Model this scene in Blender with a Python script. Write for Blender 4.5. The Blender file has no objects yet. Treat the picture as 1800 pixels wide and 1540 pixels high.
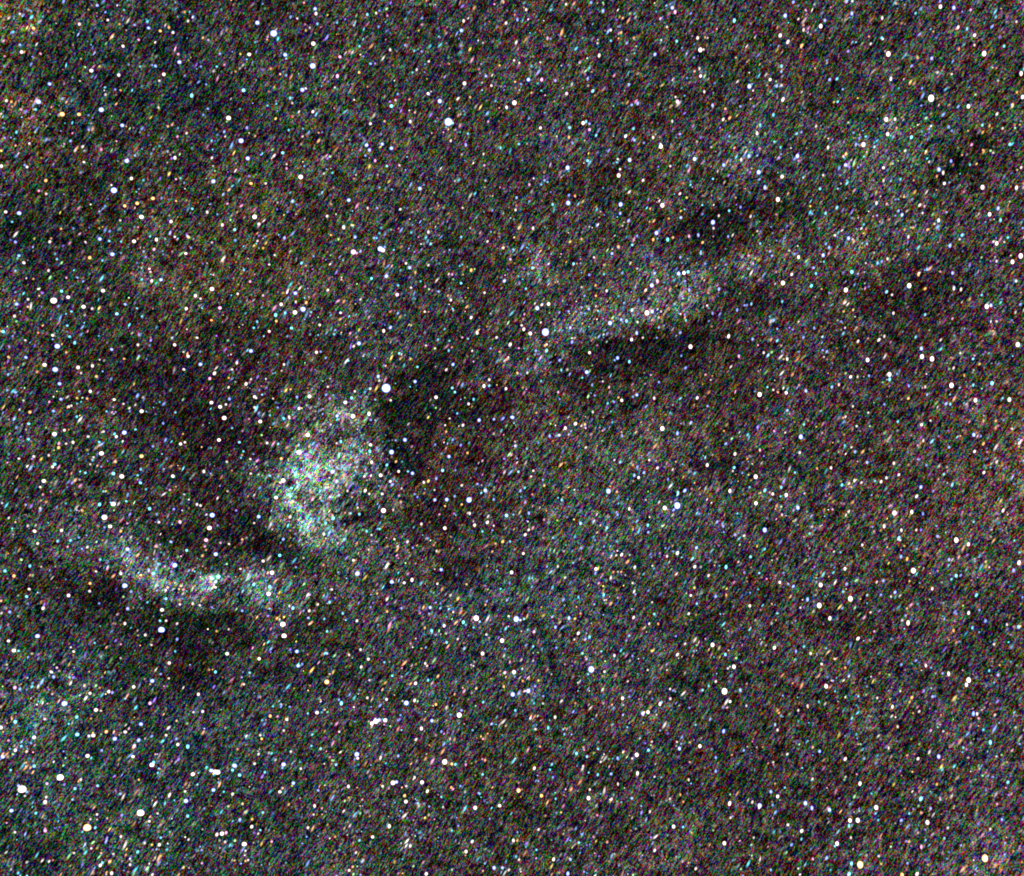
import bpy, math, random, re
import numpy as np
from mathutils import Matrix, Vector, Euler

# ------------------------------------------------------------------ camera, world, exposure
sc = bpy.context.scene
R = math.radians
HFOV = R(40)
cam_data = bpy.data.cameras.new('camera')
cam_data.angle = HFOV
cam_data.sensor_fit = 'HORIZONTAL'
cam_data.clip_start, cam_data.clip_end = 0.1, 5000
cam = bpy.data.objects.new('camera', cam_data)
sc.collection.objects.link(cam)
cam.location = (0, 0, 1.6)
cam.rotation_euler = (R(145), 0, R(20))            # pointed well up into the night sky
sc.camera = cam
world = bpy.data.worlds.new('World')
sc.world = world
world.use_nodes = True
wn = world.node_tree.nodes
sky_tex = wn.new('ShaderNodeTexSky')
sky_tex.sky_type = 'NISHITA'
sky_tex.sun_disc = False
sky_tex.sun_elevation = R(-12)                     # deep night: the sun is far below the horizon
world.node_tree.links.new(sky_tex.outputs[0], wn['Background'].inputs[0])
wn['Background'].inputs[1].default_value = 0.05
sc.view_settings.view_transform = 'Standard'
sc.view_settings.look = 'None'
sc.view_settings.exposure = 0
sc.view_settings.gamma = 1
sc.view_settings.use_curve_mapping = False
sc.render.engine = 'CYCLES'
sc.cycles.use_denoising = False
sc.cycles.use_adaptive_sampling = False
sc.cycles.max_bounces = 0
sc.cycles.transparent_max_bounces = 48
sc.cycles.filter_width = 1.45

rng = np.random.default_rng(7)
random.seed(7)
DOME_R = 1500.0
FRAME = Euler((R(145), 0, R(20))).to_matrix()      # the celestial sphere's own axes
CENTRE = Vector((0, 0, 1.6))
F = 900 / math.tan(HFOV / 2)                       # chart units per unit tangent

def chart_dir(x, y):
    """direction on the celestial sphere of a star-chart coordinate"""
    return Vector(((x - 900) / F, (770 - y) / F, -1.0)).normalized()

def tag(o, label=None, cat=None, group=None, kind=None):
    if label: o['label'] = label
    if cat: o['category'] = cat
    if group: o['group'] = group
    if kind: o['kind'] = kind
    return o

# ------------------------------------------------------------------ the sky: a celestial sphere with the Milky Way's glow
_perm = rng.random((256, 256))
def vnoise(x, y, s, seed=0):
    x = x / s + seed * 37.3; y = y / s + seed * 91.7
    xi = np.floor(x).astype(int); yi = np.floor(y).astype(int)
    fx = x - xi; fy = y - yi
    fx = fx * fx * (3 - 2 * fx); fy = fy * fy * (3 - 2 * fy)
    g = lambda a, b: _perm[a % 256, b % 256]
    return ((g(xi, yi) * (1 - fx) + g(xi + 1, yi) * fx) * (1 - fy) + (g(xi, yi + 1) * (1 - fx) + g(xi + 1, yi + 1) * fx) * fy) * 2 - 1

def fbm(x, y, s, seed=0, octs=4):
    v = 0; a = 1; t = 0
    for k in range(octs):
        v = v + a * vnoise(x, y, s, seed + k * 5); t += a; a *= 0.58; s *= 0.5
    return v / t

# x, y, radius along, radius across, tilt (deg, up to the right), (r, g, b) added, in display units
BLOBS = [
 (140,110,230,110,10,(-.030,-.010,.004)), (60,430,160,70,0,(-.045,-.02,.0)), (330,150,200,90,0,(-.02,-.004,.0)), (440,450,230,110,15,(.022,.008,-.016)), (640,130,200,90,0,(-.012,.0,.0)),
 (1120,330,260,150,15,(.014,.004,-.006)), (1130,740,330,110,5,(.008,-.008,-.02)), (820,860,150,150,0,(.0,-.022,-.028)), (150,1330,300,240,0,(-.024,.006,.016)), (330,1450,300,110,0,(-.014,.004,.004)),
 (1560,250,260,110,10,(.0,.016,.016)), (900,1130,260,120,20,(-.01,.01,.03)), (1500,1000,260,200,0,(-.006,-.002,.0)), (1060,850,260,120,10,(.02,.045,.04)), (590,850,150,140,0,(.05,.065,.06)), (900,1000,200,110,20,(.01,.02,.035)), (690,960,260,110,0,(.0,.012,.0)),
 (360,740,210,110,-25,(-.02,-.04,-.03)), (1650,600,200,220,0,(.0,-.012,.004)), (1250,560,190,50,10,(-.02,-.02,-.02)),
 (545,860,46,82,-10,(.15,.21,.19)), (520,850,26,46,0,(.07,.11,.12)), (585,735,60,38,20,(.12,.13,.11)), (640,815,50,44,0,(.17,.18,.19)), (510,825,34,26,0,(.06,.09,.10)), (565,915,58,34,0,(.11,.15,.15)), (560,930,32,18,30,(.05,.09,.1)),
 (615,760,70,70,0,(.05,.06,.05)), (480,850,60,40,0,(.03,.05,.06)),
 (265,1000,36,34,0,(.09,.11,.13)), (300,1012,30,30,0,(.07,.09,.10)), (335,1040,40,34,0,(.04,.06,.06)), (290,1050,40,26,0,(.03,.05,.05)), (420,990,40,30,0,(.03,.05,.05)), (215,960,26,22,0,(.02,.03,.03)), (375,1018,22,16,20,(.16,.24,.27)), (455,1028,34,30,-30,(.08,.12,.14)), (480,1055,40,30,0,(.03,.04,.05)), (350,1050,110,44,0,(.03,.05,.05)), (240,975,30,30,0,(.05,.07,.08)), (400,1050,50,20,0,(.03,.05,.05)),
 (130,945,80,34,-5,(.06,.09,.11)), (60,1215,80,60,20,(.06,.09,.11)), (20,1190,40,36,0,(.06,.10,.11)), (25,1320,30,40,0,(.03,.05,.06)), (120,1230,60,40,0,(.03,.05,.05)), (180,1330,170,90,0,(.015,.035,.04)),
 (1180,494,50,32,25,(.10,.115,.14)), (1190,532,44,20,15,(.05,.07,.05)), (1130,548,34,16,20,(.06,.06,.07)), (1065,566,36,22,15,(.07,.09,.11)), (1000,575,36,34,15,(.07,.09,.11)), (965,615,40,24,15,(.05,.08,.11)), (910,640,40,30,0,(.03,.05,.06)), (1230,490,40,30,20,(.02,.03,.02)), (1130,470,70,30,20,(.05,.06,.08)),
 (935,478,36,34,0,(.08,.10,.10)), (960,440,70,50,0,(.04,.05,.06)), (915,640,40,24,20,(.04,.06,.08)), (1010,215,70,60,0,(.03,.04,.07)),
 (1490,465,46,40,0,(.06,.08,.04)), (1490,470,80,60,0,(.02,.03,.01)), (1560,300,150,70,0,(.035,.06,.035)), (1600,380,90,50,-10,(.035,.04,.015)), (1330,440,46,44,0,(.05,.045,.04)), (1310,465,30,26,0,(.04,.05,.06)), (1310,300,90,60,20,(.02,.05,.07)), (1560,225,140,26,0,(.02,.06,.06)),
 (1690,240,110,50,15,(.03,.04,.03)), (1785,830,64,76,0,(.14,.085,.03)), (1700,880,170,200,0,(.065,.045,.01)), (1740,1515,90,40,0,(.11,.09,.11)), (1800,1300,200,300,0,(.015,.01,.02)), (1800,760,120,1200,0,(.01,.008,.014)),
 (10,215,80,100,0,(.085,.045,.01)), (60,170,160,160,0,(.04,.03,.0)), (0,0,90,80,0,(.12,.09,.03)), (380,430,120,80,20,(.06,.04,.0)), (500,470,160,60,10,(.03,.03,0)), (240,340,120,100,0,(.04,.03,.0)), (400,240,200,120,0,(0,.01,.01)),
 (1060,850,150,80,10,(.04,.05,.05)), (960,1040,170,100,20,(.02,.05,.06)), (1490,848,30,12,15,(.07,.13,.14)), (1685,1012,26,18,10,(.05,.11,.15)), (940,1215,40,20,20,(.05,.08,.10)), (715,1190,120,70,0,(.0,.01,.01)), (640,980,90,60,20,(.03,.06,.06)), (690,920,260,70,0,(.0,.02,.02)),
 (60,810,120,80,0,(.02,.03,.02)), (130,520,150,60,0,(.0,.02,.02)), (410,1230,120,60,20,(.02,.04,.05)), (100,1480,220,60,0,(.0,.03,.02)), (700,560,150,90,20,(.02,.03,.04)), (610,645,60,40,10,(.03,.04,.03)),
 (700,740,40,64,-8,(-.14,-.14,-.12)), (755,670,80,60,20,(-.13,-.12,-.11)), (765,760,60,70,0,(-.04,-.05,-.04)), (735,860,50,50,0,(-.07,-.08,-.07)), (820,700,60,36,10,(-.05,-.05,-.04)), (705,810,36,42,10,(-.12,-.14,-.10)), (635,900,56,22,0,(-.14,-.17,-.14)), (700,895,60,16,8,(-.10,-.14,-.12)), (770,770,80,80,0,(-.06,-.06,-.05)), (800,850,60,100,-10,(-.05,-.07,-.06)), (790,975,90,60,0,(-.04,-.08,-.06)), (820,900,120,50,0,(-.03,-.06,-.05)),
 (470,960,74,22,-32,(-.16,-.15,-.12)), (430,930,60,26,-30,(-.11,-.13,-.10)), (510,975,38,20,0,(-.12,-.10,-.09)), (500,815,34,14,5,(-.15,-.18,-.16)), (470,790,40,26,0,(-.05,-.06,-.05)), (605,793,20,12,0,(-.15,-.17,-.16)), (655,830,30,40,0,(.05,.06,.07)), (600,870,40,24,0,(.05,.06,.06)),
 (370,1105,74,36,0,(-.12,-.13,-.11)), (345,1165,46,44,-70,(-.10,-.12,-.10)), (300,1090,46,24,-10,(-.11,-.13,-.12)), (205,1060,50,26,-40,(-.14,-.16,-.13)), (185,1040,40,26,0,(-.06,-.08,-.06)), (80,1010,60,30,-20,(-.05,-.08,-.07)), (330,1205,60,30,0,(-.03,-.04,-.03)),
 (380,850,90,60,-30,(-.05,-.06,-.05)), (320,690,110,80,-30,(-.05,-.07,-.05)), (380,760,90,50,-20,(-.05,-.06,-.04)), (130,680,120,40,0,(-.04,-.05,-.05)), (240,880,80,20,-40,(-.04,-.05,-.04)), (340,950,60,28,-40,(-.05,-.06,-.05)),
 (1240,405,50,36,0,(-.17,-.16,-.16)), (1290,420,40,24,0,(-.06,-.06,-.06)), (1195,450,60,22,20,(-.07,-.06,-.06)), (1290,370,50,22,20,(-.10,-.09,-.09)), (1390,365,90,24,10,(-.06,-.06,-.06)), (1095,625,90,44,12,(-.11,-.10,-.10)), (1040,690,70,40,0,(-.05,-.05,-.05)), (1205,592,60,26,15,(-.09,-.08,-.08)), (1270,640,80,40,0,(-.04,-.04,-.04)), (990,620,46,12,10,(-.10,-.09,-.05)), (1010,650,80,30,10,(-.08,-.07,-.05)), (1290,545,90,30,10,(-.04,-.04,-.03)), (1350,660,150,60,0,(-.02,-.03,-.02)),
 (1680,300,46,32,0,(-.15,-.14,-.14)), (1740,255,34,24,20,(-.12,-.10,-.11)), (1690,340,40,60,-10,(-.08,-.07,-.07)), (1520,370,40,24,0,(-.09,-.08,-.08)), (1475,500,0.1,0.1,0,(0,0,0)), (1400,500,40,22,0,(-.05,-.05,-.05)), (1590,520,60,50,0,(-.06,-.06,-.05)), (1640,520,60,40,0,(-.03,-.03,-.03)), (1350,540,40,20,0,(-.06,-.06,-.05)),
 (1560,640,70,90,0,(-.035,-.045,-.03)), (1280,820,80,30,0,(-.06,-.06,-.04)), (1250,850,60,26,0,(-.03,-.04,-.03)), (1730,680,60,60,0,(-.02,-.02,-.02)),
 (840,450,70,44,0,(-.05,-.05,-.05)), (760,520,80,44,0,(-.06,-.06,-.06)), (745,480,30,22,0,(-.05,-.05,-.05)), (520,620,90,40,-10,(-.05,-.06,-.05)), (330,590,70,40,0,(-.03,-.04,-.04)), (620,620,40,26,0,(-.03,-.03,-.03)),
 (120,120,150,70,10,(-.04,-.035,-.02)), (250,160,160,80,0,(-.04,-.03,-.02)), (640,330,90,60,0,(-.03,-.03,-.02)), (800,80,100,50,0,(-.01,-.02,-.01)), (1050,310,70,40,0,(-.06,-.06,-.04)), (1060,170,80,40,0,(-.03,-.03,-.03)), (1210,180,70,30,0,(-.04,-.03,-.02)), (1380,180,60,30,0,(-.03,-.02,-.02)), (140,400,110,40,0,(-.05,-.05,-.04)), (60,440,90,50,0,(-.03,-.03,-.01)),
]

def glow(u, v, front):
    """glow of the sky in display units at tangent-plane points of the sphere's front"""
    x = 900 + F * u; y = 770 - F * v
    wx = x + 20 * fbm(x, y, 110, 1) + 26 * fbm(x, y, 34, 2)
    wy = y + 20 * fbm(x, y, 110, 3) + 26 * fbm(x, y, 34, 4)
    t = np.clip(x / 1800, -.3, 1.3)
    k = np.clip(y / 1540, -.3, 1.3)
    out = np.stack([.216 + .028 * t, .214 + .008 * t + 0 * k, .200 + .012 * t], -1)
    lump = np.clip(1 + 1.9 * fbm(x, y, 34, 31, 4) + 1.0 * fbm(x, y, 13, 37, 2), .1, 2.2)
    lump_d = np.clip(1 + 1.9 * fbm(x, y, 50, 41, 5), 0, 1.9)
    for bx, by, ra, rb, ang, c in BLOBS:
        dx = wx - bx; dy = wy - by
        a = R(ang)
        da = (dx * math.cos(a) - dy * math.sin(a)) / ra
        db = (dx * math.sin(a) + dy * math.cos(a)) / rb
        w = np.exp(-((da * da + db * db) ** 1.25) * 0.7)
        c = np.array(c); bright = c.sum() >= 0
        if max(ra, rb) > 100: w = w[..., None] * c * .60
        elif bright: w = (w * lump)[..., None] * c * np.array([.74, .70, .66])
        else: w = (w * lump_d)[..., None] * c * np.array([.82, .90, .98]) * .70
        out += w
    out *= (1 + .14 * fbm(x, y, 150, 6) + .30 * fbm(x, y, 46, 9) + .18 * fbm(x, y, 17, 17, 2))[..., None]
    hue = fbm(x, y, 120, 12) + .6 * fbm(x, y, 40, 19)
    out += hue[..., None] * np.array([.015, .003, -.015])
    out += fbm(x, y, 90, 14)[..., None] * np.array([-.004, .008, -.002])
    return np.maximum(out, .132)

def grid_lines(dense, n, coarse):
    d = np.linspace(-dense, dense, n)
    c = np.linspace(dense, 1, coarse)[1:]
    return np.concatenate([-c[::-1], d, c])

def build_sky():
    gu = grid_lines(.44, 380, 10); gv = grid_lines(.38, 330, 10)
    gw = np.linspace(-1, 1, 14)
    faces_def = [  # (axis pair grids, function to a cube point)
        (gu, gv, lambda a, b: (a, b, -np.ones_like(a)), False, True),
        (gu, gv, lambda a, b: (a, b, np.ones_like(a)), True, False),
        (gu, gw, lambda a, b: (a, np.ones_like(a), b), True, False),
        (gu, gw, lambda a, b: (a, -np.ones_like(a), b), False, False),
        (gv, gw, lambda a, b: (np.ones_like(a), a, b), False, False),
        (gv, gw, lambda a, b: (-np.ones_like(a), a, b), True, False),
    ]
    V = []; Fc = []; C = []; base = 0
    for ga, gb, fn, flip, front in faces_def:
        A, B = np.meshgrid(ga, gb, indexing='ij')
        p = np.stack(fn(A, B), -1).reshape(-1, 3)
        d = p / np.linalg.norm(p, axis=1)[:, None]
        V.append(d * DOME_R)
        if front:
            c = glow(A, B, True).reshape(-1, 3)
        else:
            x, y, z = d.T * 900
            lat = d[:, 0] * -.38 + d[:, 1] * .92
            n = fbm(x + z * .7, y - z * .6, 160, 20)
            c = np.array([.216, .215, .233]) + n[:, None] * .04 + np.exp(-(lat / .25) ** 2)[:, None] * np.array([.02, .025, .03])
        C.append(c)
        na, nb = len(ga), len(gb)
        i = np.arange(na * nb).reshape(na, nb) + base
        q = np.stack([i[:-1, :-1], i[1:, :-1], i[1:, 1:], i[:-1, 1:]], -1).reshape(-1, 4)
        if not flip: q = q[:, ::-1]
        Fc.append(q); base += na * nb
    V = np.concatenate(V); Fc = np.concatenate(Fc); C = np.concatenate(C)
    me = bpy.data.meshes.new('sky')
    me.vertices.add(len(V)); me.vertices.foreach_set('co', V.ravel())
    me.loops.add(Fc.size); me.loops.foreach_set('vertex_index', Fc.ravel().astype(np.int32))
    me.polygons.add(len(Fc)); me.polygons.foreach_set('loop_start', np.arange(0, Fc.size, 4, dtype=np.int32))
    me.update(calc_edges=True)
    at = me.attributes.new('milky_way_glow', 'FLOAT_COLOR', 'POINT')
    at.data.foreach_set('color', np.concatenate([C, np.ones((len(C), 1))], 1).ravel().astype(np.float32))
    o = bpy.data.objects.new('sky', me)
    sc.collection.objects.link(o)
    o.matrix_world = Matrix.Translation(CENTRE) @ FRAME.to_4x4()
    o['kind'] = 'structure'
    return o

STREAK = 57.0
def sky_material():
    m = bpy.data.materials.new('night_sky'); m.use_nodes = True
    nt = m.node_tree; N = nt.nodes; L = nt.links; N.clear()
    def math_(op, a, b=None):
        n = N.new('ShaderNodeMath'); n.operation = op
        for i, s in enumerate((a, b)):
            if s is None: continue
            if isinstance(s, (int, float)): n.inputs[i].default_value = s
            else: L.new(s, n.inputs[i])
        return n.outputs[0]
    def vm(op, a, b=None, scale=None):
        n = N.new('ShaderNodeVectorMath'); n.operation = op
        for i, s in enumerate((a, b)):
            if s is None: continue
            if isinstance(s, tuple): n.inputs[i].default_value = s
            else: L.new(s, n.inputs[i])
        if scale is not None:
            if isinstance(scale, (int, float)): n.inputs['Scale'].default_value = scale
            else: L.new(scale, n.inputs['Scale'])
        return n.outputs[0]
    tc = N.new('ShaderNodeTexCoord')
    def mapped(along, across, off):
        """star-dust grain stretched along one direction of the celestial sphere; sizes in chart units"""
        r = N.new('ShaderNodeMapping'); r.vector_type = 'POINT'
        r.inputs['Rotation'].default_value = (0, 0, R(-STREAK))
        L.new(tc.outputs['Object'], r.inputs['Vector'])
        s = N.new('ShaderNodeMapping'); s.vector_type = 'POINT'
        k = F / DOME_R
        s.inputs['Scale'].default_value = (k / along, k / across, k / across * .6)
        s.inputs['Location'].default_value = off
        L.new(r.outputs[0], s.inputs['Vector'])
        return s.outputs[0]
    def noise(vec, detail=0.0, rough=.5):
        n = N.new('ShaderNodeTexNoise'); n.noise_dimensions = '3D'
        n.inputs['Scale'].default_value = 1.0; n.inputs['Detail'].default_value = detail
        n.inputs['Roughness'].default_value = rough
        L.new(vec, n.inputs['Vector'])
        return n
    at = N.new('ShaderNodeAttribute'); at.attribute_name = 'milky_way_glow'
    fine = noise(mapped(2.9, 2.5, (3.1, 7.7, 1.3)))  # speckle and streaks of camera noise, painted into the sky's emission
    strk = noise(mapped(9.5, 3.4, (13.1, 2.7, 5.3)), 1.0)
    lum = noise(mapped(13.0, 4.2, (33.1, 12.7, 8.3)), 1.0)
    clump = noise(mapped(26.0, 17.0, (9.1, 22.7, 3.3)), 1.0)
    half = (.5, .5, .5)
    a = vm('SCALE', vm('SUBTRACT', fine.outputs['Color'], half), scale=P_FINE)
    b = vm('SCALE', vm('SUBTRACT', strk.outputs['Color'], half), scale=P_STREAK)
    c = math_('MULTIPLY', math_('SUBTRACT', lum.outputs['Fac'], .5), P_LUM)
    d = math_('MULTIPLY', math_('SUBTRACT', clump.outputs['Fac'], .5), P_CLUMP)
    g = vm('ADD', a, b)
    cd = math_('ADD', c, d)
    comb = N.new('ShaderNodeCombineXYZ')
    for i in range(3): L.new(cd, comb.inputs[i])
    g = vm('ADD', g, comb.outputs[0])
    # grain grows a little with the glow it lies in
    g = vm('MULTIPLY', g, vm('ADD', vm('SCALE', at.outputs['Color'], scale=2.0), (.46, .46, .46)))
    s = vm('MAXIMUM', vm('ADD', at.outputs['Color'], g), (0.0, 0.0, 0.0))
    gm = N.new('ShaderNodeGamma'); gm.inputs[1].default_value = 2.2
    L.new(s, gm.inputs[0])
    em = N.new('ShaderNodeEmission'); L.new(gm.outputs[0], em.inputs[0])
    out = N.new('ShaderNodeOutputMaterial'); L.new(em.outputs[0], out.inputs[0])
    return m

P_FINE, P_STREAK, P_LUM, P_CLUMP = .86, .86, .60, .30
sky = build_sky()
sky.data.materials.append(sky_material())

# ------------------------------------------------------------------ starlight materials: a glowing ball, brightest towards its middle
def star_material(name, from_attribute):
    m = bpy.data.materials.new(name); m.use_nodes = True
    nt = m.node_tree; N = nt.nodes; L = nt.links; N.clear()
    lw = N.new('ShaderNodeLayerWeight'); lw.inputs[0].default_value = .5
    inv = N.new('ShaderNodeMath'); inv.operation = 'SUBTRACT'; inv.inputs[0].default_value = 1; L.new(lw.outputs['Facing'], inv.inputs[1])
    pw = N.new('ShaderNodeMath'); pw.operation = 'POWER'; pw.inputs[1].default_value = 8.0; L.new(inv.outputs[0], pw.inputs[0])
    em = N.new('ShaderNodeEmission')
    if from_attribute:
        at = N.new('ShaderNodeAttribute'); at.attribute_name = 'starlight'; col = at.outputs['Color']
        L.new(col, em.inputs[0]); L.new(pw.outputs[0], em.inputs[1])
    else:
        oi = N.new('ShaderNodeObjectInfo'); L.new(oi.outputs['Color'], em.inputs[0])
        mul = N.new('ShaderNodeMath'); mul.operation = 'MULTIPLY'
        L.new(pw.outputs[0], mul.inputs[0]); L.new(oi.outputs['Alpha'], mul.inputs[1]); L.new(mul.outputs[0], em.inputs[1])
    tr = N.new('ShaderNodeBsdfTransparent')
    ad = N.new('ShaderNodeAddShader'); L.new(tr.outputs[0], ad.inputs[0]); L.new(em.outputs[0], ad.inputs[1])
    out = N.new('ShaderNodeOutputMaterial'); L.new(ad.outputs[0], out.inputs[0])
    return m
MAT_STAR = star_material('starlight', False)
MAT_DUST = star_material('faint_starlight', True)

def ico(sub):
    import bmesh
    bm = bmesh.new(); bmesh.ops.create_icosphere(bm, subdivisions=sub, radius=1)
    v = np.array([p.co[:] for p in bm.verts]); f = np.array([[q.index for q in t.verts] for t in bm.faces])
    bm.free(); return v, f

TINT = {'w': (1.0, .78, .74), 'b': (.26, .34, 1.0), 'o': (1.0, .46, .14), 'p': (1.0, .40, .74), 'c': (.20, .80, 1.0)}
COLOUR_WORD = {'w': 'white', 'b': 'blue-white', 'o': 'orange', 'p': 'pinkish', 'c': 'cyan-tinted'}
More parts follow.
